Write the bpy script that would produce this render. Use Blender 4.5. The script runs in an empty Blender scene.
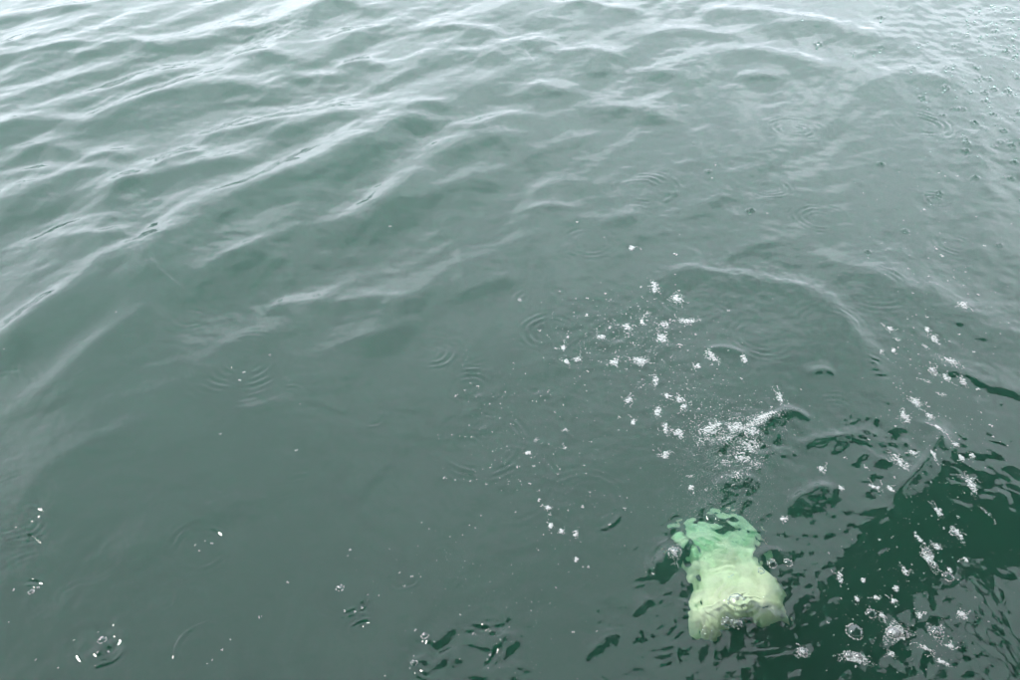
import bpy, bmesh, math
import numpy as np
from mathutils import Vector

RNG = np.random.default_rng(7)
SC = bpy.context.scene
COL = SC.collection

# ------------------------------------------------------------------ camera
CAM_H, PITCH, FPX = 2.2, math.radians(37.0), 883.0      # photograph is 1020 x 680
cam_d = bpy.data.cameras.new('camera')
cam_d.sensor_width = 36.0
cam_d.lens = 36.0 * FPX / 1020.0
cam_d.clip_start, cam_d.clip_end = 0.05, 2000.0
cam = bpy.data.objects.new('camera', cam_d)
cam.location = (0, 0, CAM_H)
cam.rotation_euler = (math.pi / 2 - PITCH, 0, 0)
COL.objects.link(cam)
SC.camera = cam

# ------------------------------------------------------------------ sky and sun (bright overcast)
SUN_EL, SUN_AZ = math.radians(50), math.radians(290)     # azimuth clockwise from +Y
world = bpy.data.worlds.new('World')
SC.world = world
world.use_nodes = True
nt = world.node_tree
nt.nodes.clear()
sky = nt.nodes.new('ShaderNodeTexSky')
sky.sky_type = 'NISHITA'
sky.sun_disc = False
sky.sun_elevation, sky.sun_rotation = SUN_EL, SUN_AZ
sky.dust_density = 4.0
hs = nt.nodes.new('ShaderNodeHueSaturation'); hs.inputs['Saturation'].default_value = 0.25
tc = nt.nodes.new('ShaderNodeTexCoord')
cn = nt.nodes.new('ShaderNodeTexNoise'); cn.inputs['Scale'].default_value = 6.0; cn.inputs['Detail'].default_value = 8; cn.inputs['Roughness'].default_value = 0.6
cr = nt.nodes.new('ShaderNodeValToRGB')
cr.color_ramp.elements[0].position, cr.color_ramp.elements[0].color = 0.3, (7.0, 7.7, 8.7, 1)
cr.color_ramp.elements[1].position, cr.color_ramp.elements[1].color = 0.7, (13.3, 14.3, 15.6, 1)
mx = nt.nodes.new('ShaderNodeMix'); mx.data_type = 'RGBA'; mx.inputs['Factor'].default_value = 0.9
bg = nt.nodes.new('ShaderNodeBackground'); bg.inputs['Strength'].default_value = 0.1
wo = nt.nodes.new('ShaderNodeOutputWorld')
L = nt.links.new
L(sky.outputs[0], hs.inputs['Color']); L(hs.outputs[0], mx.inputs[6])
# an overcast sky is about three times brighter overhead than at the horizon
sx = nt.nodes.new('ShaderNodeSeparateXYZ')
ma = nt.nodes.new('ShaderNodeMath'); ma.operation = 'MULTIPLY_ADD'; ma.use_clamp = True
ma.inputs[1].default_value, ma.inputs[2].default_value = 0.28, 0.74
vm = nt.nodes.new('ShaderNodeVectorMath'); vm.operation = 'SCALE'
L(tc.outputs['Generated'], sx.inputs[0]); L(sx.outputs['Z'], ma.inputs[0]); L(ma.outputs[0], vm.inputs['Scale'])
L(tc.outputs['Generated'], cn.inputs['Vector']); L(cn.outputs['Fac'], cr.inputs['Fac']); L(cr.outputs[0], vm.inputs[0]); L(vm.outputs[0], mx.inputs[7])
L(mx.outputs[2], bg.inputs['Color']); L(bg.outputs[0], wo.inputs['Surface'])

sun_d = bpy.data.lights.new('sun', 'SUN')
sun_d.energy, sun_d.angle, sun_d.color = 1.0, math.radians(10), (1.0, 0.97, 0.92)
sun = bpy.data.objects.new('sun', sun_d)
sd = Vector((math.sin(SUN_AZ) * math.cos(SUN_EL), math.cos(SUN_AZ) * math.cos(SUN_EL), math.sin(SUN_EL)))
sun.rotation_euler = sd.to_track_quat('Z', 'Y').to_euler()
COL.objects.link(sun)

SC.view_settings.view_transform = 'Standard'
SC.view_settings.look = 'None'
SC.view_settings.exposure = 1.75
SC.view_settings.gamma = 1.0
SC.view_settings.use_curve_mapping = False
SC.render.engine = 'CYCLES'
SC.cycles.use_denoising = True
SC.cycles.max_bounces = 10
SC.cycles.transmission_bounces = 8
SC.cycles.transparent_max_bounces = 16
SC.cycles.volume_bounces = 3
SC.cycles.caustics_refractive = True
SC.cycles.caustics_reflective = True

# ------------------------------------------------------------------ helpers
def ray(u, v):
    cx, cy = (u - 510.0) / FPX, -(v - 340.0) / FPX
    return np.array([cx, math.cos(PITCH) + cy * math.sin(PITCH), -math.sin(PITCH) + cy * math.cos(PITCH)])

def flat(u, v):
    """point of the calm water level that stands at this place of the photograph"""
    d = ray(u, v)
    return d[:2] * (CAM_H / -d[2])

def depth(x, y):
    return y * math.cos(PITCH) + CAM_H * math.sin(PITCH)

def tag(o, label=None, category=None, group=None, kind=None):
    if label: o['label'] = label
    if category: o['category'] = category
    if group: o['group'] = group
    if kind: o['kind'] = kind
    return o

def mesh_obj(name, verts, faces, mat, parent=None, smooth=True):
    me = bpy.data.meshes.new(name)
    me.from_pydata([tuple(v) for v in verts], [], [tuple(f) for f in faces])
    me.polygons.foreach_set('use_smooth', [smooth] * len(me.polygons))
    me.materials.append(mat)
    o = bpy.data.objects.new(name, me)
    COL.objects.link(o)
    if parent: o.parent = parent
    return o

def new_mat(name):
    m = bpy.data.materials.new(name)
    m.use_nodes = True
    m.node_tree.nodes.clear()
    out = m.node_tree.nodes.new('ShaderNodeOutputMaterial')
    return m, m.node_tree, out

# ------------------------------------------------------------------ materials
def water_material():
    m, t, out = new_mat('sea_water')
    g = t.nodes.new('ShaderNodeBsdfGlass'); g.inputs['IOR'].default_value = 1.333; g.inputs['Roughness'].default_value = 0.0
    b = t.nodes.new('ShaderNodeBump'); b.inputs['Strength'].default_value = 0.35; b.inputs['Distance'].default_value = 0.002
    n = t.nodes.new('ShaderNodeTexNoise'); n.inputs['Scale'].default_value = 17.0; n.inputs['Detail'].default_value = 2; n.inputs['Distortion'].default_value = 0.6
    c = t.nodes.new('ShaderNodeTexCoord')
    t.links.new(c.outputs['Object'], n.inputs['Vector']); t.links.new(n.outputs['Fac'], b.inputs['Height'])
    t.links.new(b.outputs[0], g.inputs['Normal'])
    t.links.new(g.outputs[0], out.inputs['Surface'])
    vs = t.nodes.new('ShaderNodeVolumeScatter'); vs.inputs['Color'].default_value = (0.80, 1.0, 0.98, 1); vs.inputs['Density'].default_value = 0.29
    vs.inputs['Anisotropy'].default_value = 0.0
    va = t.nodes.new('ShaderNodeVolumeAbsorption'); va.inputs['Color'].default_value = (0.0, 0.66, 0.49, 1); va.inputs['Density'].default_value = 2.1
    ad = t.nodes.new('ShaderNodeAddShader')
    t.links.new(vs.outputs[0], ad.inputs[0]); t.links.new(va.outputs[0], ad.inputs[1]); t.links.new(ad.outputs[0], out.inputs['Volume'])
    return m

def solid_material(name, col, rough=0.5, var=0.12, scale=30.0, bump=0.0):
    m, t, out = new_mat(name)
    p = t.nodes.new('ShaderNodeBsdfPrincipled')
    p.inputs['Roughness'].default_value = rough
    c = t.nodes.new('ShaderNodeTexCoord')
    n = t.nodes.new('ShaderNodeTexNoise'); n.inputs['Scale'].default_value = scale; n.inputs['Detail'].default_value = 4
    r = t.nodes.new('ShaderNodeValToRGB')
    r.color_ramp.elements[0].position, r.color_ramp.elements[1].position = 0.3, 0.7
    r.color_ramp.elements[0].color = tuple(x * (1 - var) for x in col) + (1,)
    r.color_ramp.elements[1].color = tuple(min(1, x * (1 + var)) for x in col) + (1,)
    t.links.new(c.outputs['Object'], n.inputs['Vector']); t.links.new(n.outputs['Fac'], r.inputs['Fac'])
    t.links.new(r.outputs[0], p.inputs['Base Color'])
    if bump:
        b = t.nodes.new('ShaderNodeBump'); b.inputs['Strength'].default_value = bump; b.inputs['Distance'].default_value = 0.01
        t.links.new(n.outputs['Fac'], b.inputs['Height']); t.links.new(b.outputs[0], p.inputs['Normal'])
    t.links.new(p.outputs[0], out.inputs['Surface'])
    return m

def film_material():
    """thin soap-like skin of a bubble: clear in the middle, mirror-like towards its rim"""
    m, t, out = new_mat('bubble_film')
    lw = t.nodes.new('ShaderNodeFresnel'); lw.inputs['IOR'].default_value = 1.6
    tr = t.nodes.new('ShaderNodeBsdfTransparent'); gl = t.nodes.new('ShaderNodeBsdfGlossy'); gl.inputs['Roughness'].default_value = 0.03
    mi = t.nodes.new('ShaderNodeMixShader')
    n = t.nodes.new('ShaderNodeTexNoise'); n.inputs['Scale'].default_value = 60
    mm = t.nodes.new('ShaderNodeMath'); mm.operation = 'MULTIPLY_ADD'; mm.inputs[1].default_value = 0.06
    t.links.new(n.outputs['Fac'], mm.inputs[0]); t.links.new(lw.outputs[0], mm.inputs[2])
    t.links.new(mm.outputs[0], mi.inputs[0]); t.links.new(tr.outputs[0], mi.inputs[1]); t.links.new(gl.outputs[0], mi.inputs[2])
    t.links.new(mi.outputs[0], out.inputs['Surface'])
    return m

def drop_material():
    m, t, out = new_mat('clear_drop')
    g = t.nodes.new('ShaderNodeBsdfGlass'); g.inputs['IOR'].default_value = 1.333; g.inputs['Roughness'].default_value = 0.0
    g.inputs['Color'].default_value = (0.9, 0.97, 0.94, 1)
    t.links.new(g.outputs[0], out.inputs['Surface'])
    return m

M_WATER = water_material()
def foam_material():
    m, t, out = new_mat('foam_white')
    n = t.nodes.new('ShaderNodeTexNoise'); n.inputs['Scale'].default_value = 160
    c = t.nodes.new('ShaderNodeTexCoord'); t.links.new(c.outputs['Object'], n.inputs['Vector'])
    d = t.nodes.new('ShaderNodeBsdfDiffuse'); d.inputs['Color'].default_value = (0.62, 0.64, 0.63, 1)
    tl = t.nodes.new('ShaderNodeBsdfTranslucent'); tl.inputs['Color'].default_value = (0.75, 0.80, 0.78, 1)
    tr = t.nodes.new('ShaderNodeBsdfTransparent')
    a = t.nodes.new('ShaderNodeMixShader'); a.inputs[0].default_value = 0.45
    b = t.nodes.new('ShaderNodeMixShader')
    mr = t.nodes.new('ShaderNodeMapRange'); mr.inputs['From Min'].default_value = .3; mr.inputs['From Max'].default_value = .7
    mr.inputs['To Min'].default_value = .05; mr.inputs['To Max'].default_value = .35
    t.links.new(n.outputs['Fac'], mr.inputs[0]); t.links.new(mr.outputs[0], b.inputs[0])
    t.links.new(d.outputs[0], a.inputs[1]); t.links.new(tl.outputs[0], a.inputs[2])
    t.links.new(a.outputs[0], b.inputs[1]); t.links.new(tr.outputs[0], b.inputs[2]); t.links.new(b.outputs[0], out.inputs['Surface'])
    return m
M_FOAM = foam_material()
M_FILM = film_material()
M_DROP = drop_material()
M_PALE = solid_material('pale_hide', (0.95, 0.75, 0.50), 0.5, 0.16, 16, 0.3)
M_BED = solid_material('silt', (0.06, 0.065, 0.045), 0.9, 0.3, 2)
M_CANVAS = solid_material('dark_canvas', (0.035, 0.04, 0.04), 0.9, 0.2, 40, 0.2)
M_POLE = solid_material('grey_metal', (0.25, 0.26, 0.27), 0.4, 0.1, 20)
M_HULL = solid_material('dark_hull', (0.03, 0.04, 0.045), 0.4, 0.15, 6)

# ------------------------------------------------------------------ the shape of the water surface
# crests: (points along the crest, height m, width of the near face m, width of the back m)
S = (0.022, 0.10, 0.15)
CRESTS = [
    ([(-20, 24), (25, 14), (60, 9), (95, 7)], .030, .14, .20), ([(-20, 64), (30, 55), (60, 48), (98, 45)], .022, .10, .16),
    ([(108, 52), (132, 40), (150, 45), (168, 48)], .026, .11, .16), ([(72, 59), (90, 54), (102, 54)], .014, .08, .12),
    ([(88, 108), (110, 100), (140, 80), (170, 72), (205, 64)], .022, .09, .15),
    ([(104, 124), (120, 113), (150, 97), (175, 95), (205, 88), (240, 84), (268, 93)], .034, .14, .18),
    ([(192, 50), (215, 35), (235, 27), (258, 31)], .030, .14, .18), ([(-15, 140), (10, 127), (40, 122), (78, 118)], .030, .13, .17),
    ([(12, 158), (45, 143), (72, 156)], .022, .10, .13), ([(85, 161), (108, 150), (132, 158)], .020, .09, .12),
    ([(-10, 182), (25, 169), (48, 172)], .022, .11, .13), ([(28, 200), (55, 180), (80, 169), (118, 169)], .026, .11, .14),
    ([(98, 204), (125, 183), (155, 180), (190, 170), (225, 165), (262, 165)], .036, .15, .17),
    ([(152, 171), (175, 160), (203, 154)], .014, .07, .11), ([(192, 139), (230, 132), (270, 125), (305, 121)], .028, .13, .16),
    ([(232, 61), (250, 55), (275, 57), (302, 65)], .026, .13, .16), ([(270, 50), (300, 28), (320, 5), (345, 2), (385, 13)], .042, .18, .22),
    ([(298, 82), (318, 75), (338, 79)], .022, .11, .13), ([(333, 69), (355, 62), (392, 69)], .026, .12, .15),
    ([(412, 33), (445, 27), (470, 31), (505, 36)], .022, .13, .16), ([(422, 70), (450, 58), (478, 49)], .022, .11, .14),
    ([(372, 90), (400, 78), (422, 69)], .022, .10, .13), ([(486, 65), (518, 42), (545, 49)], .032, .16, .18),
    ([(540, 28), (560, 8), (585, 3)], .034, .16, .20), ([(282, 142), (315, 122), (335, 118), (373, 116)], .028, .13, .15),
    ([(340, 161), (375, 138), (400, 125), (440, 126), (473, 129)], .036, .16, .17), ([(397, 117), (430, 105), (458, 116)], .020, .10, .13),
    ([(440, 165), (468, 147), (500, 137), (520, 136)], .028, .15, .15), ([(470, 134), (500, 118), (535, 115)], .022, .12, .14),
    ([(507, 102), (530, 88), (555, 92), (585, 93)], .026, .14, .16),
    ([(160, 275), (185, 235), (230, 203), (300, 180), (345, 160), (420, 128)], .052, .24, .22),
    ([(-30, 375), (0, 350), (65, 302), (105, 268), (135, 252), (170, 244)], .056, .22, .15),
    ([(45, 247), (85, 240), (130, 238)], .022, .13, .14), ([(-10, 212), (25, 205), (55, 208)], .024, .13, .14),
    ([(100, 208), (125, 186), (140, 182)], .014, .08, .10), ([(20, 420), (70, 372), (130, 325), (175, 300)], .022, .16, .10), ([(175, 300), (215, 268), (270, 250)], .020, .14, .10), ([(400, 215), (450, 185), (500, 168)], .018, .13, .10), ([(520, 160), (560, 140), (600, 132)], .016, .12, .10),
    ([(330, 235), (380, 208), (440, 165)], .034, .20, .18),
    ([(695, 11), (740, 11), (805, 19)], .030, .2, .22), ([(760, 33), (800, 23), (832, 26), (880, 50)], .036, .22, .22),
    ([(640, 42), (680, 28), (745, 39)], .028, .17, .18), ([(660, 78), (710, 52), (760, 52), (800, 62), (850, 75)], .034, .24, .22),
    ([(590, 112), (630, 105), (668, 122)], .024, .15, .16), ([(738, 80), (760, 74), (785, 81)], .016, .12, .14),
    ([(550, 57), (590, 51), (625, 62)], .022, .14, .16), ([(560, 4), (600, 7), (645, 16)], .022, .15, .18),
    ([(590, 75), (640, 68), (690, 80)], .016, .12, .14), ([(850, 95), (900, 75), (960, 85)], .018, .2, .2),
    # wave front thrown out by the churned water in the middle
    ([(650, 285), (685, 270), (725, 279), (765, 285), (800, 291), (832, 312), (860, 348), (885, 400)], .020, .13, .08),
    ([(800, 255), (860, 275), (930, 300), (1030, 340)], .020, .2, .16),
    ([(930, 366), (965, 373), (1000, 383), (1040, 396)], .008, .05, .08),
    ([(325, 306), (370, 297), (412, 301)], .014, .11, .07), ([(345, 343), (380, 335), (414, 319)], .010, .09, .06),
    ([(455, 296), (485, 283), (515, 271)], .010, .09, .06), ([(275, 312), (300, 302), (330, 303)], .012, .1, .07),
    ([(235, 412), (260, 408), (285, 398)], .006, .06, .04), ([(230, 262), (300, 232), (350, 222)], .012, .12, .1),
    ([(520, 210), (545, 204), (580, 207)], .012, .08, .07), ([(530, 190), (560, 180), (590, 178)], .010, .08, .07),
    ([(560, 215), (600, 222), (640, 218)], .010, .10, .08), ([(720, 265), (760, 245), (815, 240)], .008, .08, .07),
    ([(10, 520), (60, 465), (100, 440), (160, 425)], .012, .12, .09), ([(110, 560), (180, 520), (250, 500)], .008, .12, .1),
    # steep little faces that mirror the dark awning overhead
    ([(646, 578), (668, 558), (690, 548), (702, 540)], 0.024, 0.043, 0.030), ([(712, 494), (728, 483), (752, 481)], 0.0180, 0.045, 0.030),
    ([(786, 512), (808, 494), (832, 488)], 0.0180, 0.041, 0.030), ([(898, 492), (920, 470), (936, 446), (944, 428)], 0.0180, 0.043, 0.030),
    ([(760, 428), (782, 416), (806, 418)], 0.0195, 0.045, 0.030), ([(718, 452), (742, 436), (764, 430)], 0.0165, 0.040, 0.030),
    ([(800, 448), (826, 441), (858, 437)], 0.0120, 0.033, 0.030), ([(806, 378), (822, 374), (832, 378)], 0.0105, 0.030, 0.030),
    ([(705, 352), (730, 352), (748, 362)], 0.0120, 0.030, 0.030), ([(920, 424), (940, 432), (944, 448)], 0.0120, 0.037, 0.030),
    ([(582, 662), (600, 645), (620, 634)], .006, .020, .02), ([(636, 616), (642, 606), (652, 600)], 0.0075, 0.020, 0.020),
    ([(755, 562), (772, 552), (784, 556)], 0.0120, 0.037, 0.020),
    ([(700, 632), (722, 612), (738, 604), (760, 612), (782, 620)], 0.0150, 0.075, 0.030),
]
# rings spread by drops: (u, v, radius px, height m, number of rings, wavelength px)
RINGS = [
    (795, 131, 22, .0045, 4, 7), (697, 143, 8, .004, 3, 4.5), (705, 100, 6, .004, 2, 4.5), (921, 125, 26, .0045, 3, 8), (935, 200, 12, .004, 3, 6),
    (640, 188, 34, .0022, 4, 8), (590, 240, 30, .0015, 3, 8), (820, 220, 26, .0015, 4, 7), (770, 190, 20, .002, 3, 6), (870, 290, 40, .0012, 3, 8),
    (242, 362, 48, .0015, 6, 8), (242, 362, 16, .003, 2, 6), (470, 386, 30, .0030, 3, 8), (486, 428, 17, .0040, 2, 7), (478, 440, 48, .0030, 3, 8),
    (345, 592, 27, .0034, 2, 7), (340, 588, 6, .004, 2, 5), (362, 631, 13, .0045, 1, 8), (362, 628, 4, .005, 1, 6), (404, 574, 18, .003, 2, 7),
    (102, 645, 22, .0045, 2, 8), (102, 643, 8, .005, 2, 6), (18, 600, 26, .0045, 2, 8), (606, 546, 20, .0042, 1, 7), (200, 546, 34, .0025, 4, 8),
    (206, 645, 30, .0036, 1, 9), (738, 601, 20, .0048, 3, 7), (738, 601, 7, .005, 1, 7), (426, 640, 17, .0045, 2, 7), (427, 668, 12, .006, 2, 7),
    (735, 600, 38, .0025, 2, 8), (300, 500, 40, .0015, 4, 9), (550, 330, 30, .002, 4, 8), (430, 350, 26, .002, 3, 8), (585, 505, 46, .002, 4, 9),
    (500, 480, 60, .0016, 3, 10), (690, 300, 30, .002, 3, 8), (955, 245, 20, .003, 3, 7), (760, 340, 30, .002, 3, 8), 
    (655, 620, 50, .0022, 4, 8), (690, 575, 44, .0022, 3, 8), (470, 650, 30, .0016, 2, 8), (620, 660, 40, .002, 3, 7), (745, 600, 60, .0014, 2, 8),
]
# churned places: (u, v, radius m, slope)
CHURN = [(745, 440, .17, .30), (680, 563, .07, .26), (808, 500, .06, .14), (885, 440, .10, .14), (705, 645, .12, .09), (625, 625, .14, .10),
         (480, 660, .14, .18), (480, 395, .05, .22), (487, 428, .045, .28), (620, 340, .30, .12), (545, 395, .05, .2), (102, 645, .05, .3),
         (425, 650, .07, .3), (960, 100, .9, .025), (985, 40, 1.0, .025), (930, 340, .35, .07), (990, 480, .2, .05), (850, 440, .2, .08), (725, 535, .13, .32), (735, 600, .12, .16), (722, 515, .07, .14), (694, 600, .07, .20), (772, 600, .07, .20), (670, 530, .06, .18),
         (960, 650, .12, .06), (740, 290, .30, .10), (570, 540, .2, .07), (265, 20, .3, .10), (275, 35, .18, .16), (500, 640, .08, .2)]
_r = np.random.default_rng(63)
for _ in range(46):                                     # faint rings that overlap all over the near water
    RINGS.append((_r.uniform(0, 1000), _r.uniform(300, 680), _r.uniform(9, 42), _r.uniform(.0006, .0016), int(_r.integers(2, 5)), _r.uniform(6, 9)))
RINGS = [q for q in RINGS if not (q[0] > 790 and q[1] > 420)]
PITS = []     # splash marks of falling drops, filled in further down

def smooth(e0, e1, x):
    t = np.clip((x - e0) / (e1 - e0), 0, 1)
    return t * t * (3 - 2 * t)

def wave_set(seed, n, lmin, lmax, slope, heading=None, spread=0.6):
    r = np.random.default_rng(seed)
    lam = lmin * (lmax / lmin) ** r.random(n)
    th = r.random(n) * 2 * math.pi if heading is None else heading + spread * r.standard_normal(n)
    k = 2 * math.pi / lam
    return k * np.cos(th), k * np.sin(th), slope * math.sqrt(2.0 / n) / k, r.random(n) * 2 * math.pi

HEAD = math.radians(-42)
W_SWELL = wave_set(3, 14, 1.4, 3.2, .042, math.radians(-32), .3)
W_WIND = wave_set(11, 60, .30, 1.15, .125, math.radians(-27), .36)
W_CHOP = wave_set(17, 60, .09, .30, .07, math.radians(-38), .6)
W_CAP = wave_set(23, 50, .03, .10, .045)
W_FINE = wave_set(29, 60, .014, .040, 1.0)
FINE = [(725, 545, .15, .17), (700, 620, .12, .08), (760, 610, .1, .09), (740, 450, .2, .06), (610, 630, .2, .06), (480, 640, .2, .05), (880, 440, .2, .05), (600, 480, .3, .025), (760, 290, .25, .04)]
W_TURB = wave_set(31, 60, .030, .12, 1.0)
W_BRK = wave_set(43, 12, .10, .35, 1.0)
W_BRK = (W_BRK[0], W_BRK[1], np.full(12, .41), W_BRK[3])
W_MOD = wave_set(41, 18, .5, 2.2, 1.0)

def waves(ws, x, y):
    h = np.zeros_like(x)
    for kx, ky, a, p in zip(*ws):
        h += a * np.sin(kx * x + ky * y + p)
    return h

def rounded(p):
    p = np.array(p, dtype=float)
    for _ in range(3):                                   # corner cutting
        q = np.empty((2 * len(p) - 2, 2)); q[0::2] = .75 * p[:-1] + .25 * p[1:]; q[1::2] = .25 * p[:-1] + .75 * p[1:]
        p = np.vstack([p[:1], q, p[-1:]])
    return p[::2] if len(p) > 24 else p
CREST_W = [(rounded([flat(u, v) for u, v in pts]), a, wf, wb) for pts, a, wf, wb in CRESTS]

def height(x, y):
    x = np.asarray(x, dtype=np.float64); y = np.asarray(y, dtype=np.float64)
    h = np.zeros_like(x)
    far = 1 - smooth(12, 40, np.hypot(x, y))
    mod = waves(W_MOD, x, y); mod = np.clip(0.5 + mod / (2.5 * 0.35), 0, 1)
    left = smooth(1.6, -1.2, x - 0.25 * (y - 3))
    rough = smooth(1.5, 4.4, y + 0.5 * left * y * 0.4)
    calm = 1 - .85 * np.exp(-(((x - 1.35) / .55) ** 2 + ((y - 1.85) / .6) ** 2))
    h += waves(W_SWELL, x, y) * (.5 + .5 * calm) * (.45 + .55 * rough)
    h += waves(W_WIND, x, y) * far * rough * (.40 + .45 * left) * (.55 + .6 * mod)
    h += waves(W_CHOP, x, y) * calm * far * (.30 + .45 * rough) * (.5 + .7 * mod)
    h += waves(W_CAP, x, y) * calm * far * (.7 + .9 * mod * mod) * (1 - .5 * rough)
    # crests one by one
    for P, A, wf, wb in CREST_W:
        lo, hi = P.min(0) - 1.1, P.max(0) + 1.1
        m = (x > lo[0]) & (x < hi[0]) & (y > lo[1]) & (y < hi[1])
        if not m.any(): continue
        xs, ys = x[m], y[m]
        best = np.full(xs.shape, 1e9); sd = np.zeros_like(xs); tt = np.zeros_like(xs)
        seg = P[1:] - P[:-1]; ln = np.hypot(seg[:, 0], seg[:, 1]); cum = np.concatenate([[0], np.cumsum(ln)]); tot = cum[-1]
        for i in range(len(seg)):
            tx, ty = seg[i] / ln[i]
            dx, dy = xs - P[i, 0], ys - P[i, 1]
            al = dx * tx + dy * ty
            lo_t = -9 if i == 0 else 0; hi_t = ln[i] + 9 if i == len(seg) - 1 else ln[i]
            ac = np.clip(al, lo_t, hi_t)
            ex, ey = dx - ac * tx, dy - ac * ty
            d = np.hypot(ex, ey)
            side = np.sign(ex * ty - ey * tx)          # + on the near side of a crest traced from left to right
            b = d < best
            best = np.where(b, d, best); sd = np.where(b, side, sd); tt = np.where(b, cum[i] + ac, tt)
        w = np.where(sd > 0, wf, wb)
        e = 0.55 * w
        prof = np.exp(-(np.sqrt(best ** 2 + e ** 2) - e) / (0.55 * w))
        ends = 0.28 * tot
        prof *= smooth(-.6 * ends, ends, tt) * smooth(tot + .6 * ends, tot - ends, tt)
        h[m] += A * prof
    # rings
    for u, v, R, A, n, lam in RINGS:
        c = flat(u, v); s = depth(*c) / FPX
        R, lam = R * s, lam * s
        m = (np.abs(x - c[0]) < R * 2 + lam * 3) & (np.abs(y - c[1]) < R * 2 + lam * 3)
        if not m.any(): continue
        dx, dy = x[m] - c[0], y[m] - c[1]
        r = np.hypot(dx, dy)
        env = np.exp(-((r - R + .5 * (n - 1) * lam * .6) / (lam * (.55 + .42 * (n - 1)))) ** 2)
        ang = np.arctan2(dy, dx)
        env *= np.clip(.55 + .45 * np.sin(ang + u * 1.7) + .2 * np.sin(ang * 3 + v), 0.05, 1)
        r = r + lam * (.10 * np.sin(ang * 2 + v) + .07 * np.sin(ang * 5 + u))
        brk = waves(W_BRK, x[m], y[m]); env *= np.clip(.55 + 1.1 * brk, 0, 1.2)
        A = min(A, .60 * lam / (2 * math.pi))
        h[m] += A * np.cos(2 * math.pi * (r - R) / lam) * env
    # churned water
    for u, v, R, sl in CHURN:
        c = flat(u, v)
        m = (np.abs(x - c[0]) < 2.6 * R) & (np.abs(y - c[1]) < 2.6 * R)
        if not m.any(): continue
        g = np.exp(-((x[m] - c[0]) ** 2 + (y[m] - c[1]) ** 2) / R ** 2)
        h[m] += sl * waves(W_TURB, x[m], y[m]) * g
    near = np.exp(-((x / 1.9) ** 2)) * smooth(4.2, 2.2, y) * smooth(.6, 1.1, y)
    m = near > .02
    if m.any():
        w = near[m] * .036 * (.3 + mod[m]) * calm[m]
        for u, v, R, sl in FINE:
            c = flat(u, v); w += sl * np.exp(-((x[m] - c[0]) ** 2 + (y[m] - c[1]) ** 2) / R ** 2)
        h[m] += w * waves(W_FINE, x[m], y[m])
    for cx, cy, R, A in PITS:
        m = (np.abs(x - cx) < 3.2 * R) & (np.abs(y - cy) < 3.2 * R)
        if not m.any(): continue
        r = np.hypot(x[m] - cx, y[m] - cy) / R
        h[m] += A * (np.exp(-((r - 1.2) / .45) ** 2) - 1.3 * np.exp(-(r / .75) ** 2))
    return h

def on_water(u, v):
    """where the line of sight through this place of the photograph meets the surface"""
    return many_on_water([u], [v])[0]

def many_on_water(us, vs):
    d = np.array([ray(u, v) for u, v in zip(us, vs)]); z = np.zeros(len(d))
    for _ in range(5):
        t = (CAM_H - z) / -d[:, 2]
        z = height(d[:, 0] * t, d[:, 1] * t)
    return np.column_stack([d[:, 0] * t, d[:, 1] * t, z])

# splash marks, thick in the upper right corner
DROPS = []
r = np.random.default_rng(5)
while len(DROPS) < 200:
    u = 1035 - abs(r.normal(0, 62)); v = abs(r.normal(50, 80))
    if u < 780 or v > 300 or v < 2: continue
    DROPS.append((u, v, .2 + 1.25 * r.random() ** 2.4))
DROPS += [(818, 45, 1.4), (802, 20, .8), (880, 52, .9), (708, 172, .9), (750, 212, 1.5), (867, 255, .9), (905, 232, .9), (717, 165, .5), (390, 225, .5), (945, 90, 1.3), (1004, 130, 1.3)]
for u, v, k in DROPS:
    c = flat(u, v); s = depth(*c) / FPX
    PITS.append((c[0], c[1], 1.9 * s * (0.7 + .4 * k), .0085 * k))

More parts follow.
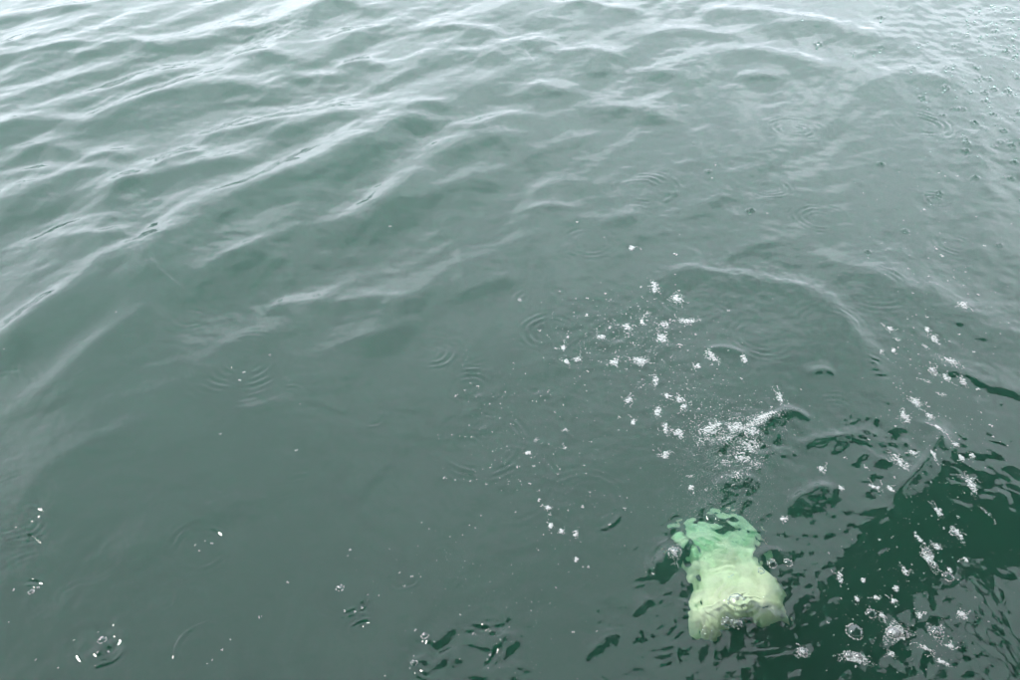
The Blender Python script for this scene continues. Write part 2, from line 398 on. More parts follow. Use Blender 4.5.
def build_water():
    # rows and columns close together near the viewer, wider apart with distance
    th = np.linspace(math.atan2(CAM_H, 1.12), math.atan2(CAM_H, 10.5), 900)
    ys = CAM_H / np.tan(th)
    near = 1.12 - np.geomspace(.02, 40, 14)[::-1]
    fary = 10.5 + np.geomspace(.05, 600, 40)
    ys = np.concatenate([near, ys, fary])
    ss = np.linspace(-.66, .66, 1180)
    ext = .66 + np.geomspace(.003, 40, 24)
    ss = np.concatenate([-ext[::-1], ss, ext])
    dep = np.maximum(depth(0, ys), depth(0, 1.0))
    X = ss[None, :] * dep[:, None]; Y = np.repeat(ys[:, None], len(ss), 1)
    Z = height(X.ravel(), Y.ravel()).reshape(X.shape)
    nr, nc = X.shape
    top = np.stack([X, Y, Z], -1).reshape(-1, 3)
    idx = np.arange(nr * nc).reshape(nr, nc)
    q = np.stack([idx[:-1, :-1], idx[:-1, 1:], idx[1:, 1:], idx[1:, :-1]], -1).reshape(-1, 4)
    rim = np.concatenate([idx[0, :-1], idx[:-1, -1], idx[-1, :0:-1], idx[:0:-1, 0]])
    low = top[rim].copy(); low[:, 2] = -6.0
    li = nr * nc + np.arange(len(rim))
    nx = np.roll(np.arange(len(rim)), -1)
    sides = np.stack([rim, li, li[nx], rim[nx]], -1)
    verts = np.concatenate([top, low])
    quads = np.concatenate([q, sides])
    nq, nb = len(quads), len(rim)
    me = bpy.data.meshes.new('sea_water')
    me.vertices.add(len(verts)); me.vertices.foreach_set('co', verts.astype(np.float32).ravel())
    loops = np.concatenate([quads.ravel(), li[::-1]])
    me.loops.add(len(loops)); me.loops.foreach_set('vertex_index', loops.astype(np.int32))
    me.polygons.add(nq + 1)
    me.polygons.foreach_set('loop_start', np.concatenate([np.arange(nq) * 4, [nq * 4]]).astype(np.int32))
    me.polygons.foreach_set('loop_total', np.concatenate([np.full(nq, 4), [nb]]).astype(np.int32))
    sm = np.ones(nq + 1, dtype=bool); sm[len(q):] = False
    me.polygons.foreach_set('use_smooth', sm)
    me.update(calc_edges=True); me.validate()
    me.materials.append(M_WATER)
    o = bpy.data.objects.new('water', me)
    COL.objects.link(o)
    tag(o, 'rippled grey-green water surface reflecting an overcast sky', None, None, 'structure')
    return o

build_water()
bed = mesh_obj('seabed', [(-60, -20, -5.6), (60, -20, -5.62), (60, 300, -5.7), (-60, 300, -5.6)], [(0, 1, 2, 3)], M_BED)
tag(bed, 'dark silty bottom under the water', None, None, 'structure')
#--OBJECTS--
# ------------------------------------------------------------------ the boat the picture is taken from: unseen, with overhead canvas added for the dark mirror image
def slab(name, outline, z0, z1, mat, parent):
    n = len(outline)
    vs = [(x, y, z0) for x, y in outline] + [(x, y, z1) for x, y in outline]
    fs = [tuple(range(n - 1, -1, -1)), tuple(range(n, 2 * n))] + [(i, (i + 1) % n, n + (i + 1) % n, n + i) for i in range(n)]
    return mesh_obj(name, vs, fs, mat, parent, False)

def tube(name, a, b, rad, mat, parent, n=10):
    a, b = Vector(a), Vector(b)
    d = (b - a).normalized(); s = d.orthogonal().normalized(); t = d.cross(s)
    vs = [tuple(p + rad * (math.cos(2 * math.pi * i / n) * s + math.sin(2 * math.pi * i / n) * t)) for p in (a, b) for i in range(n)]
    fs = [(i, (i + 1) % n, n + (i + 1) % n, n + i) for i in range(n)] + [tuple(range(n - 1, -1, -1)), tuple(range(n, 2 * n))]
    return mesh_obj(name, vs, fs, mat, parent)

boat = bpy.data.objects.new('boat', None); COL.objects.link(boat)
tag(boat, 'dark boat deck and hull behind the viewer, mirrored in the near water', 'boat')
hull_pts = [(-7.4, -.2), (-5.4, .12), (-1, .3), (2, .3), (4.6, .15), (6.2, -.6), (7.2, -1.6), (6.2, -2.6), (4.6, -3.3), (-1, -3.4), (-7.4, -3.0)]
nb = len(hull_pts)
hv = [(x * .95 + .07, y * .93 - .05, -.35) for x, y in hull_pts] + [(x, y, .62) for x, y in hull_pts]
mesh_obj('hull', hv, [tuple(range(nb - 1, -1, -1)), tuple(range(nb, 2 * nb))] + [(i, (i + 1) % nb, nb + (i + 1) % nb, nb + i) for i in range(nb)][::1], M_HULL, boat, False)
tube('gunwale', (-5.4, .1, .66), (4.6, .14, .66), .045, M_POLE, boat)

AW = 3.0
blocker_root = bpy.data.objects.new('blocker', None); COL.objects.link(blocker_root)  # added out of view, outlines shaped to darken the mirrored sky
tag(blocker_root, 'dark canvas awning overhead, added and shaped to make the black-green mirror image lower right', 'blocker')
slab('canvas', [(-7, 1.7), (-.4, 2.0), (.7, 2.2), (1.3, 2.62), (2.2, 3.08), (2.6, 2.9), (3.6, 3.15), (5.6, 3.7), (5.6, -2.8), (-7, -2.8)], AW, AW + .02, M_CANVAS, blocker_root)
FLAP_Z = 1.9  # flap outline cut to the dark band it mirrors
slab('canvas_flap', [(x * .7886, y * .7886) for x, y in [(1.35, 3.08), (1.66, 3.42), (1.99, 3.66), (2.30, 3.98), (2.49, 4.17), (2.78, 4.42), (3.05, 4.6), (3.31, 4.85), (3.55, 5.05), (3.75, 5.2), (4.0, 5.3), (4.5, 5.3),
                     (4.6, 5.0), (4.4, 4.5), (3.95, 4.15), (3.55, 4.20), (3.25, 4.02), (3.0, 3.85), (2.78, 3.55), (2.50, 3.2), (2.1, 2.9), (1.7, 2.85)]], FLAP_Z, FLAP_Z + .015, M_CANVAS, blocker_root)
for a, b in [((-6.6, -.8, .6), (-6.6, -.8, AW)), ((-2.4, -.3, .6), (-2.4, -.3, AW)), ((5.4, -.5, .6), (5.4, -.5, AW)), ((-6.6, -2.6, .6), (-6.6, -2.6, AW)), ((5.4, -2.4, .6), (5.4, -2.4, AW))]:
    tube('pole', a, b, .03, M_POLE, blocker_root)
for a, b in [((1.6, .2, AW + .05), (1.6, 2.75, FLAP_Z + .05)), ((2.9, .2, AW + .05), (2.95, 4.1, FLAP_Z + .05))]:
    tube('boom', a, b, .035, M_POLE, blocker_root)

# ------------------------------------------------------------------ the pale thing under the surface
def under(u, v, dep):
    """point at this depth on the refracted line of sight"""
    d = ray(u, v); p = d * (CAM_H / -d[2]); hd = d[:2] / np.hypot(*d[:2])
    ti = math.atan2(np.hypot(*d[:2]), -d[2]); tt = math.asin(math.sin(ti) / 1.333)
    return np.array([p[0] + hd[0] * dep * math.tan(tt), p[1] + hd[1] * dep * math.tan(tt), -dep])

def pale_thing():
    ns, ntt = 20, 20
    lefts = np.interp(np.linspace(0, 1, ntt + 1), [0, .12, .3, .5, .75, 1], [688, 678, 682, 692, 692, 694])
    rights = np.interp(np.linspace(0, 1, ntt + 1), [0, .12, .3, .5, .75, 1], [748, 758, 764, 772, 780, 788])
    top, bot = [], []
    pu, pv = np.meshgrid(np.linspace(690, 785, 16), np.linspace(540, 632, 16)); pf = np.array([flat(a, b) for a, b in zip(pu.ravel(), pv.ravel())])
    level = float(height(pf[:, 0], pf[:, 1]).mean())
    for j in range(ntt + 1):
        t = j / ntt
        for i in range(ns + 1):
            s = -1 + 2 * i / ns
            wob = 3.0 * math.sin(9 * t + 1) * s + 2.0 * math.sin(17 * t + 4 * s)
            u = wob + lefts[j] + (rights[j] - lefts[j]) * (s + 1) / 2
            v = 514 + (116 - 9 * s) * t - (15 * max(0, 1 - abs(s - .1) * 1.05) * t ** 3) + 4 * math.sin(11 * s + 2) * t ** 4 + 10 * abs(s) ** 3 * (1 - t) ** 2
            dep = .085 + .10 * (1 - t) + .60 * max(0.0, .50 - t) ** 1.5 + .05 * max(0.0, t - .86) / .14 + .09 * (1 - math.sqrt(1 - max(0.0, 1 - (1 - abs(s)) / .45) ** 2)) * (1.1 - .6 * t)
            p = under(u, v, dep); p[2] += level
            edge = min(1.0, 6 * min(1 - abs(s), t, 1 - t))
            rim = math.sqrt(max(0.0, 1 - (1 - edge) ** 2))
            top.append((p[0], p[1], p[2] - .030 * (1 - rim) + .004 * math.sin(7 * s + 5 * t)))
            bot.append((p[0], p[1], p[2] - .034 - .06 * rim))
    n = ns + 1; N = len(top)
    f = []
    for j in range(ntt):
        for i in range(ns):
            a = j * n + i
            f.append((a, a + n, a + n + 1, a + 1)); f.append((N + a, N + a + 1, N + a + n + 1, N + a + n))
    ring = [i for i in range(n)] + [j * n + ns for j in range(1, ntt + 1)] + [ntt * n + i for i in range(ns - 1, -1, -1)] + [j * n for j in range(ntt - 1, 0, -1)]
    for a, b in zip(ring, ring[1:] + ring[:1]):
        f.append((a, b, N + b, N + a))
    o = mesh_obj('submerged_object', top + bot, f, M_PALE)
    tag(o, 'pale yellowish-white object glowing just under the rippled surface, its far end sinking', 'submerged object')
pale_thing()

# ------------------------------------------------------------------ foam, bubbles, drops
def ico(sub):
    bm = bmesh.new(); bmesh.ops.create_icosphere(bm, subdivisions=sub, radius=1.0)
    bm.verts.ensure_lookup_table()
    v = np.array([x.co[:] for x in bm.verts]); f = np.array([[y.index for y in x.verts] for x in bm.faces]); bm.free()
    return v, f
ICO1, ICO2, ICO3 = ico(1), ico(2), ico(3)

def balls(centres, radii, shape=ICO1, squash=1.0):
    v0, f0 = shape
    V = (v0[None] * radii[:, None, None] * np.array([1, 1, squash])[None, None]) + centres[:, None, :]
    F = f0[None] + (np.arange(len(centres)) * len(v0))[:, None, None]
    return V.reshape(-1, 3), F.reshape(-1, 3)

def np_mesh(name, V, F, mat):
    me = bpy.data.meshes.new(name)
    me.vertices.add(len(V)); me.vertices.foreach_set('co', np.asarray(V, np.float32).ravel())
    me.loops.add(F.size); me.loops.foreach_set('vertex_index', F.astype(np.int32).ravel())
    me.polygons.add(len(F)); me.polygons.foreach_set('loop_start', (np.arange(len(F)) * 3).astype(np.int32))
    me.polygons.foreach_set('loop_total', np.full(len(F), 3, np.int32)); me.polygons.foreach_set('use_smooth', np.ones(len(F), bool))
    me.update(calc_edges=True); me.materials.append(mat)
    return me

def foam_patch(u, v, ru, rv, ang, fill, label, group=None, rng=RNG):
    """a raft of small white bubbles with a ragged edge, lying on the water"""
    o = on_water(u, v); s = depth(*o[:2]) / FPX
    th = ray(u, v); el = math.atan2(-th[2], np.hypot(th[0], th[1]))
    area = math.pi * ru * rv
    n = int(min(600, max(8, area * 1.7 * fill)))
    lob = rng.uniform(0, 6.28, 4)
    pts, rad = [], []
    while len(pts) < n:
        a = rng.uniform(0, 2 * math.pi); q = rng.random() ** .62
        edge = 1 + .28 * math.sin(2 * a + lob[0]) + .22 * math.sin(3 * a + lob[1]) + .16 * math.sin(5 * a + lob[2])
        du, dv = q * edge * ru * math.cos(a), q * edge * rv * math.sin(a)
        du, dv = du * math.cos(ang) - dv * math.sin(ang), du * math.sin(ang) + dv * math.cos(ang)
        pts.append((du * s, -dv * s / math.sin(el)))
        rad.append(s * rng.choice([.28, .4, .55, .75], p=[.35, .35, .2, .1]) * (1.15 - .5 * q) * min(1.3, .75 + .05 * min(ru, rv)))
    for _ in range(int(rng.integers(1, 4)) if max(ru, rv) > 4 else int(rng.integers(0, 2))):   # lacy strands trailing off the raft
        a = rng.uniform(0, 2 * math.pi); du, dv = ru * math.cos(a), rv * math.sin(a)
        du, dv = du * math.cos(ang) - dv * math.sin(ang), du * math.sin(ang) + dv * math.cos(ang)
        for k in range(int(rng.integers(4, 10))):
            a += rng.normal(0, .35); du += .7 * math.cos(a) + rng.normal(0, .5); dv += .55 * math.sin(a) + rng.normal(0, .4)
            pts.append((du * s, -dv * s / math.sin(el))); rad.append(s * rng.uniform(.25, .55))
    if min(ru, rv) > 2.4 and fill >= .5:          # closed core under the small bubbles
        for _ in range(int(5 + area / 6)):
            a = rng.uniform(0, 2 * math.pi); q = rng.random() * .75
            du, dv = q * ru * math.cos(a), q * rv * math.sin(a)
            du, dv = du * math.cos(ang) - dv * math.sin(ang), du * math.sin(ang) + dv * math.cos(ang)
            pts.append((du * s, -dv * s / math.sin(el))); rad.append(s * rng.uniform(.8, 1.5))
    pts, rad = np.array(pts), np.array(rad)
    z = height(o[0] + pts[:, 0], o[1] + pts[:, 1]) - o[2]
    c = np.column_stack([pts, z + rad * .15])
    V, F = balls(c, rad, ICO2 if len(rad) < 90 else ICO1, .55)
    ob = bpy.data.objects.new('foam_patch', np_mesh('foam_patch', V, F, M_FOAM))
    ob.location = o; COL.objects.link(ob)
    tag(ob, label, 'foam', group)
    return ob

G1 = 'foam rafts in the cluster above the middle'
G2 = 'foam rafts near the churned streak'
G3 = 'foam rafts in the right-hand cluster'
G4 = 'foam rafts on the dark mirror image'
G5 = 'foam flecks left of the pale object'
L1 = 'small foam raft in the loose cluster right of centre'
L2 = 'white foam raft beside the bright churned streak of froth'
L3 = 'white foam raft in the scattered cluster near the right edge'
L4 = 'small white foam raft floating on the dark green reflection'
L5 = 'small pale foam spot left of the pale submerged object'
FOAM = [
    (677, 299, 9, 5, .1, 1.0, 'curved white foam raft at the top of the loose cluster', G1), (655, 287, 5, 8, .2, .7, 'loose upright foam raft, highest of the large ones in the cluster', G1),
    (632, 248, 3, 2.5, 0, 1, 'lone round foam dot above the whole cluster', G1), (648, 313, 5, 2, 0, 1, L1, G1), (627, 327, 5, 4, .3, 1, L1, G1), (642, 323, 4, 3.5, -.6, .8, L1, G1),
    (665, 325, 5, 4, .2, 1, L1, G1), (688, 321, 11, 4, .1, 1.1, 'long white double foam raft at the right of the loose cluster', G1),
    (662, 338, 8, 5, .3, 1.3, 'thick bright white foam raft in the middle of the cluster', G1), (601, 337, 5, 3, .2, 1, L1, G1), (563, 348, 3.5, 3, 0, 1, 'bright foam dot at the far left of the cluster', G1),
    (577, 359, 6, 3, -.4, 1, L1, G1), (567, 362, 4, 2.5, .3, 1, L1, G1), (640, 361, 9, 5, .15, 1.3, 'thick white oval foam raft low in the loose cluster', G1), (614, 362, 6, 5, 0, .5, L1, G1),
    (711, 356, 8, 5, .8, .9, 'hooked white foam raft beside a small dark ripple', G1), (744, 359, 4, 4, .5, .8, L1, G1), (697, 366, 4, 3, 0, .8, L1, G1), (655, 381, 4, 6, .4, .8, L1, G1),
    (629, 400, 6, 4, -.5, .7, L1, G1), (667, 396, 5, 3, .4, .8, L2, G2), (680, 400, 6, 4, .2, .8, L2, G2), (684, 407, 6, 3, -.5, .8, L2, G2), (658, 411, 5, 6, .5, .8, L2, G2),
    (666, 428, 4, 7, .1, .7, L2, G2), (678, 433, 6, 5, 0, 1.3, 'bright round foam raft left of the churned streak', G2), (633, 422, 3, 4, 0, 1, L2, G2), (665, 455, 7, 4, -.4, .9, L2, G2),
    (780, 398, 3.5, 7, .1, .9, 'upright foam raft just above the bright streak', G2), (762, 418, 24, 5, -.33, 1.3, 'brightest long streak of churned white froth', G2),
    (737, 427, 12, 7, -.2, .7, 'ragged froth joining the left end of the bright streak', G2), (714, 426, 10, 6, -.3, .6, L2, G2), (708, 431, 12, 6, 0, .55, L2, G2), (728, 438, 15, 7, .2, .45, L2, G2),
    (750, 446, 12, 7, -.3, .6, 'frothy bubbles in the dark hollow under the bright streak', G2), (742, 458, 10, 6, .2, .5, L2, G2), (752, 432, 12, 5, -.3, .6, L2, G2), (700, 440, 8, 5, .6, .4, L2, G2),
    (738, 474, 12, 6, -.7, .3, L2, G2), (757, 464, 8, 4, -.6, .4, L2, G2), (724, 462, 7, 5, 0, .35, L2, G2),
    (963, 305, 5, 4, 0, 1, L3, G3), (890, 329, 4.5, 3.5, 0, .9, 'round white foam ring, leftmost of the right-hand cluster', G3), (897, 339, 3.5, 2, 0, 1, L3, G3), (928, 330, 3, 3.5, 0, 1, L3, G3),
    (934, 339, 5, 4, -.3, .9, L3, G3), (950, 361, 8, 4.5, .5, 1.1, 'angular bright foam raft among the right-hand cluster', G3), (882, 351, 3, 2, 0, 1, L3, G3), (894, 351, 3, 2.5, 0, 1, L3, G3),
    (925, 346, 4, 2, .4, 1, L3, G3), (933, 371, 4, 5, .2, .6, L3, G3), (946, 378, 5, 4, .2, 1, L3, G3), (963, 382, 4.5, 4, 0, 1, L3, G3), (928, 382, 3, 2, 0, 1, L3, G3), (944, 395, 3.5, 2, 0, 1, L3, G3),
    (916, 402, 8, 4.5, .5, 1.1, 'leaf-shaped bright foam raft at the head of a foam trail', G3), (930, 416, 4.5, 3.5, .6, .9, L3, G3), (938, 428, 3, 5, -.4, .9, L3, G3), (905, 417, 6, 6, 0, .8, 'square-looking foam raft left of the foam trail', G3),
    (900, 462, 6, 10, -.5, .9, 'tall irregular foam raft left of the dark reflection', G3), (913, 453, 5, 3, 0, .9, L3, G3), (934, 455, 2.5, 4, 0, .9, L3, G3), (956, 445, 4.5, 3, -.2, .9, L3, G3),
    (961, 458, 3.5, 4, 0, .9, L3, G3), (972, 456, 3, 3, 0, .9, L3, G3), (875, 487, 8, 2.5, .2, .7, L3, G3), (891, 489, 2.5, 4, -.6, .9, L3, G3), (866, 468, 3, 2, 0, .8, L3, G3),
    (822, 469, 5, 4, 0, .8, 'pale foam raft beside a small dark ripple patch', G3), (841, 488, 3.5, 2.5, 0, .9, L3, G3), (784, 519, 4, 3.5, 0, .7, 'frothy spot right of the pale submerged object', G3),
    (971, 484, 5, 10, .2, .9, 'tall foam raft at the left edge of the upper dark reflection', G4), (938, 511, 4, 7, .1, .9, L4, G4), (957, 533, 5, 8, -.4, .9, L4, G4), (937, 546, 6, 4, .4, .9, L4, G4),
    (929, 558, 7, 11, -.2, 1.0, 'largest ragged foam raft in the middle of the dark reflection', G4), (905, 571, 4, 4.5, 0, .9, L4, G4), (920, 540, 2.5, 6, -.6, .7, L4, G4), (966, 560, 3, 2.5, 0, 1, L4, G4),
    (896, 589, 3.5, 3, 0, .9, L4, G4), (877, 598, 4, 3, -.3, .8, L4, G4), (857, 599, 3, 3.5, 0, .9, L4, G4), (882, 616, 3.5, 5, 0, .9, L4, G4), (919, 615, 4, 4, .4, 1, L4, G4), (894, 601, 5, 2.5, 0, .8, L4, G4),
    (855, 658, 14, 6.5, .12, 1.0, 'flat oval froth raft on the lower edge of the dark reflection', G4), (897, 633, 14, 9, .1, .8, 'large froth raft holding two clear bubbles', G4), (962, 615, 6, 5, .2, .8, L4, G4),
    (891, 654, 4.5, 3.5, 0, 1, L4, G4), (925, 648, 7, 3.5, .5, .7, L4, G4), (942, 662, 10, 2.5, .55, .5, L4, G4), (950, 646, 5, 3, 0, .7, L4, G4), (986, 512, 2, 8, -.5, .5, L4, G4), (803, 653, 6, 6, 0, .6, L4, G4),
    (936, 633, 8, 8, 0, .35, 'thin ring of froth round a clear bubble near the lower right corner', G4), (840, 577, 3, 7, .3, .7, L4, G4), (863, 580, 2.5, 2.5, 0, 1, L4, G4), (950, 570, 3, 3, 0, 1, L4, G4),
    (548, 508, 3.5, 3, 0, 1, L5, G5), (551, 526, 3.5, 3, 0, 1, L5, G5), (562, 532, 3, 3.5, 0, 1, L5, G5), (576, 534, 3, 4, .5, 1, L5, G5), (536, 440, 3, 2, 0, 1, L5, G5), (528, 453, 4, 2.5, 0, 1, L5, G5),
    (565, 448, 2.5, 2, 0, 1, L5, G5), (565, 430, 3.5, 2, 0, 1, L5, G5), (576, 560, 3, 2.5, 0, .9, L5, G5), (691, 488, 3, 3, 0, 1.1, L5, G5), (691, 476, 2.5, 2, 0, 1, L5, G5), (706, 490, 2, 2, 0, 1, L5, G5),
    (675, 553, 5, 5, 0, .8, 'sparkling froth on the steep dark ripple left of the pale object', G5), (730, 577, 3, 1.2, 0, .6, 'tiny froth dash over the pale object', G5), (520, 300, 2.5, 1.8, 0, 1, L5, G5), (568, 337, 2, 2, 0, 1, L1, G1),
]
ORD = ('first second third fourth fifth sixth seventh eighth ninth tenth eleventh twelfth thirteenth fourteenth fifteenth sixteenth seventeenth eighteenth '
       'nineteenth twentieth twenty-first twenty-second twenty-third twenty-fourth twenty-fifth twenty-sixth twenty-seventh twenty-eighth twenty-ninth thirtieth').split()
for a in FOAM:
    lab = a[6]
    like = sorted(b[:2] for b in FOAM if b[6] == lab)
    if len(like) > 1:
        lab = lab + ', ' + ORD[like.index(a[:2])] + ' of them from left'
    foam_patch(*a[:6], lab, a[7])

# clear bubbles: (u, v, radius px, label)
BUBBLES = [
    (855, 632, 8, 'largest single clear bubble in the lower dark reflection'), (893, 633, 6.5, 'left of two clear bubbles in the large froth raft'), (904, 634, 4.5, 'right of two clear bubbles in the large froth raft'),
    (936, 632, 6.5, 'clear bubble inside a thin froth ring near the lower right'), (871, 614, 5, 'clear bubble just above the large froth raft'), (948, 577, 5, 'clear bubble at the right of the dark reflection'),
    (927, 552, 4, 'clear bubble in the largest ragged foam raft'), (727, 623, 5, 'left of the clear bubble pair over the pale object'), (737, 624, 5, 'right of the clear bubble pair over the pale object'),
    (737, 601, 8, 'clear bubble at the centre of rings over the pale object'), (675, 552, 6, 'glinting clear bubble on the steep dark ripple'), (788, 563, 4, 'clear bubble right of the pale object'),
    (772, 564, 4.5, 'clear bubble by dark ripples right of the pale object'), (761, 571, 3, 'small clear bubble over the right part of the pale object'), (102, 640, 4, 'clear bubble in the splash at the lower left'),
    (340, 588, 3.5, 'clear bubble within the larger ring at lower centre left'), (425, 636, 3.5, 'small clear bubble in the ripples at bottom centre'), (848, 655, 4, 'left clear bubble in the flat oval froth raft'),
    (858, 656, 3.5, 'right clear bubble in the flat oval froth raft'), (953, 533, 3, 'small clear bubble in the upper dark reflection'), (933, 371, 4, 'clear bubble near the right edge foam cluster'),
    (803, 652, 5, 'clear bubble at the left tip of the dark reflection'), (414, 663, 3, 'small clear bubble at the bottom edge'), (31, 592, 2.5, 'small glinting bubble near the lower left edge'),
]
v3, f3 = ICO3
keep = v3[:, 2] > -0.12
remap = -np.ones(len(v3), int); remap[keep] = np.arange(keep.sum())
fd = np.array([remap[t] for t in f3 if keep[t].all()])
DOME = np_mesh('film', v3[keep], fd, M_FILM)
for u, v, rp, lab in BUBBLES:
    o = on_water(u, v); s = depth(*o[:2]) / FPX
    b = bpy.data.objects.new('bubble', None); b.location = o; COL.objects.link(b)
    tag(b, lab, 'bubble', 'clear bubbles on the water')
    fm = bpy.data.objects.new('film', DOME); fm.parent = b; COL.objects.link(fm)
    fm.scale = (rp * s, rp * s, rp * s * .72)
    n = int(8 + rp * 5); a = RNG.uniform(0, 2 * math.pi, n); rr = rp * s * RNG.uniform(.96, 1.16, n)
    c = np.column_stack([rr * np.cos(a), rr * np.sin(a), np.zeros(n)])
    c[:, 2] = height(o[0] + c[:, 0], o[1] + c[:, 1]) - o[2]
    V, F = balls(c, s * RNG.uniform(.35, .85, n), ICO1)
    rim = bpy.data.objects.new('foam_rim', np_mesh('foam_rim', V, F, M_FOAM)); rim.parent = b; COL.objects.link(rim)

# tiny flecks of foam, reused further down as painted glints
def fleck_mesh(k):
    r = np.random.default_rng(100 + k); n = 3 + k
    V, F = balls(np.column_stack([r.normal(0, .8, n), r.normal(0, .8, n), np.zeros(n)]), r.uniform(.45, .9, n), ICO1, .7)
    return np_mesh('foam_or_glint_fleck', V, F, M_FOAM)
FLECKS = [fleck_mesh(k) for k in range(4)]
CLOUDS = [  # centre, spread, how many, label, group
    (645, 335, 48, 38, 55, 'tiny white foam speck in the loose cluster right of centre', 'specks of the loose cluster'),
    (715, 425, 40, 22, 40, 'tiny white foam speck around the bright churned froth', 'specks round the churned froth'),
    (925, 420, 48, 60, 40, 'tiny white foam speck among the right-hand foam', 'specks of the right-hand foam'),
    (885, 600, 50, 40, 35, 'tiny white foam speck on the lower right dark reflection', 'specks on the dark reflection'),
    (575, 500, 45, 50, 32, 'tiny white foam speck left of the pale submerged object', 'specks left of the pale object'),
    (955, 290, 40, 50, 18, 'tiny white foam speck near the upper right edge', 'specks near the upper right edge'),
]
r = np.random.default_rng(77)
for cu, cv, su, sv, n, lab, grp in CLOUDS:
    us, vs = r.normal(cu, su, n), r.normal(cv, sv, n)
    os_ = many_on_water(us, vs)
    for u, v, o in zip(us, vs, os_):
        if not (2 < u < 1018 and 2 < v < 678): continue
        s = depth(*o[:2]) / FPX * r.choice([.35, .55, .85, 1.3], p=[.4, .32, .2, .08])
        f = bpy.data.objects.new('foam_or_glint_fleck', FLECKS[r.integers(4)])
        f.location = o; f.scale = (s, s, s); f.rotation_euler[2] = r.uniform(0, 6.28); COL.objects.link(f)
        tag(f, lab, 'foam speck', grp)

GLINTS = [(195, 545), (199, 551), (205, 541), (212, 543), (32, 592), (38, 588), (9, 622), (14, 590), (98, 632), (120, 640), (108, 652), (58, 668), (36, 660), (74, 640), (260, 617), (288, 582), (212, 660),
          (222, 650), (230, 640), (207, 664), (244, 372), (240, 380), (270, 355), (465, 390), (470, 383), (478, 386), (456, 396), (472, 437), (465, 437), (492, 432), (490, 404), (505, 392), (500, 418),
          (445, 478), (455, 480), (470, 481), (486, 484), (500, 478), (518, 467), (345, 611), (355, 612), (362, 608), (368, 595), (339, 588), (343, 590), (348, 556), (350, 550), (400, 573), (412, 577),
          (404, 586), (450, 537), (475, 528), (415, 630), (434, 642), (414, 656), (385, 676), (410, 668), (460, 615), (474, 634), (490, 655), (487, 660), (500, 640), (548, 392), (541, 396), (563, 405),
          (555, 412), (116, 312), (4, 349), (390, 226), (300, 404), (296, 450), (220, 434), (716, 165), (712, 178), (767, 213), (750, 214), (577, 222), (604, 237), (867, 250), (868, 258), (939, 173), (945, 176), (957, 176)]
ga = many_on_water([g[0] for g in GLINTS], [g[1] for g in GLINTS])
for (u, v), o in zip(GLINTS, ga):  # white flecks set as painted sun glints on the ripples
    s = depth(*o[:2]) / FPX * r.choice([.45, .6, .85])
    f = bpy.data.objects.new('foam_or_glint_fleck', FLECKS[r.integers(4)])
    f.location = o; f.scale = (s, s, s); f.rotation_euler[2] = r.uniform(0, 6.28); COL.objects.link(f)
    if v > 460: lab, grp = 'tiny white fleck painted as a glint in a splash mark across the lower left', 'painted glints of the lower left splashes'
    elif u < 560: lab, grp = 'tiny white fleck painted as a glint on the smooth water left of the foam', 'painted glints on the smooth water'
    else: lab, grp = 'tiny white fleck painted as a glint on the open water at upper right', 'painted glints at upper right'
    tag(f, lab, 'foam speck', grp)

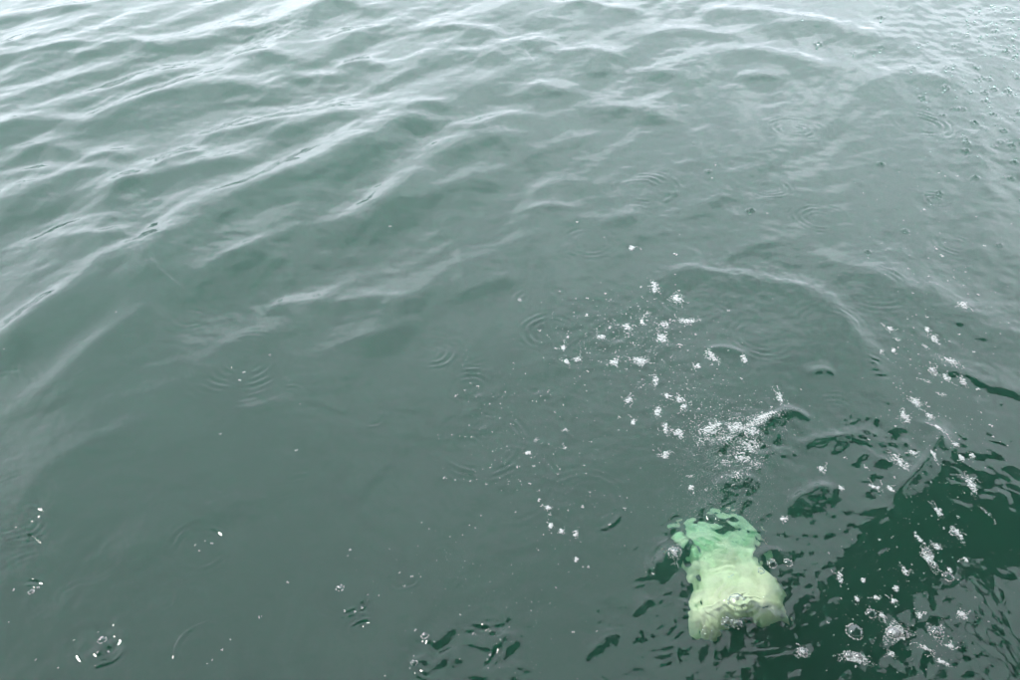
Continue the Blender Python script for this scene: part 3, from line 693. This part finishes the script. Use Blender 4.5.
# drops striking the water
DROP_ME = np_mesh('water_drop', ICO2[0], ICO2[1], M_DROP)
r = np.random.default_rng(9)
drop_at = many_on_water([d[0] for d in DROPS], [d[1] for d in DROPS])
for i, (u, v, k) in enumerate(DROPS):
    o = drop_at[i]; s = depth(*o[:2]) / FPX * (.5 + .55 * k)
    d = bpy.data.objects.new('water_drop', DROP_ME)
    d.location = (o[0] + r.normal(0, .4) * s, o[1] + r.normal(0, .4) * s, o[2] + .6 * s); d.scale = (s, s, s * r.uniform(.8, 1.2)); COL.objects.link(d)
    tag(d, 'tiny glinting water drop pattering on the surface at upper right' if i < 200 else 'stray glinting water drop on open water', 'water drop', 'falling spray drops' if i < 200 else 'stray spray drops')

# cloud of fine air bubbles carried down by the churned water
n = 8000
r = np.random.default_rng(13)
uu = np.concatenate([r.normal(728, 26, n // 2), r.normal(722, 24, n - n // 2)]); vv = np.concatenate([r.normal(445, 16, n // 2), r.normal(506, 24, n - n // 2)])
cs = []
for u, v in zip(uu, vv):
    d = ray(u, v); t = CAM_H / -d[2]; cs.append((d[0] * t, d[1] * t, -.006 - abs(r.normal(0, .07))))
cs = np.array(cs); cs[:, 2] += np.minimum(0, height(cs[:, 0], cs[:, 1]))
V, F = balls(cs, r.uniform(.0003, .0010, n), ICO1)
ab = bpy.data.objects.new('air_bubbles', np_mesh('air_bubbles', V, F, M_FOAM)); COL.objects.link(ab)
tag(ab, 'milky cloud of fine air bubbles under the churned froth', None, None, 'stuff')

# the finest specks of foam, past counting, drifting in the same trails
r = np.random.default_rng(21)
TRAIL = [((565, 350), (660, 320), 24, 420), ((640, 330), (700, 420), 28, 620), ((690, 425), (780, 415), 18, 420), ((720, 430), (745, 470), 16, 260), ((890, 330), (960, 380), 26, 160),
         ((910, 400), (970, 490), 24, 200), ((930, 520), (860, 620), 34, 220), ((860, 640), (960, 640), 22, 160), ((540, 380), (580, 540), 34, 220), ((480, 380), (500, 480), 24, 90), ((900, 200), (1010, 330), 40, 130), ((430, 560), (560, 660), 34, 120)]
us, vs = [], []
for (u0, v0), (u1, v1), sp, n in TRAIL:
    t = r.random(n); us.append(u0 + (u1 - u0) * t + r.normal(0, sp, n)); vs.append(v0 + (v1 - v0) * t + r.normal(0, sp * .8, n))
us, vs = np.concatenate(us), np.concatenate(vs)
ps = many_on_water(us, vs)
V, F = balls(ps, depth(ps[:, 0], ps[:, 1]) / FPX * r.choice([.22, .32, .45, .65], len(ps), p=[.4, .33, .19, .08]), ICO1, .7)
fs = bpy.data.objects.new('foam_specks', np_mesh('foam_specks', V, F, M_FOAM)); COL.objects.link(fs)
tag(fs, 'finest white foam specks drifting in trails over the right half', None, None, 'stuff')
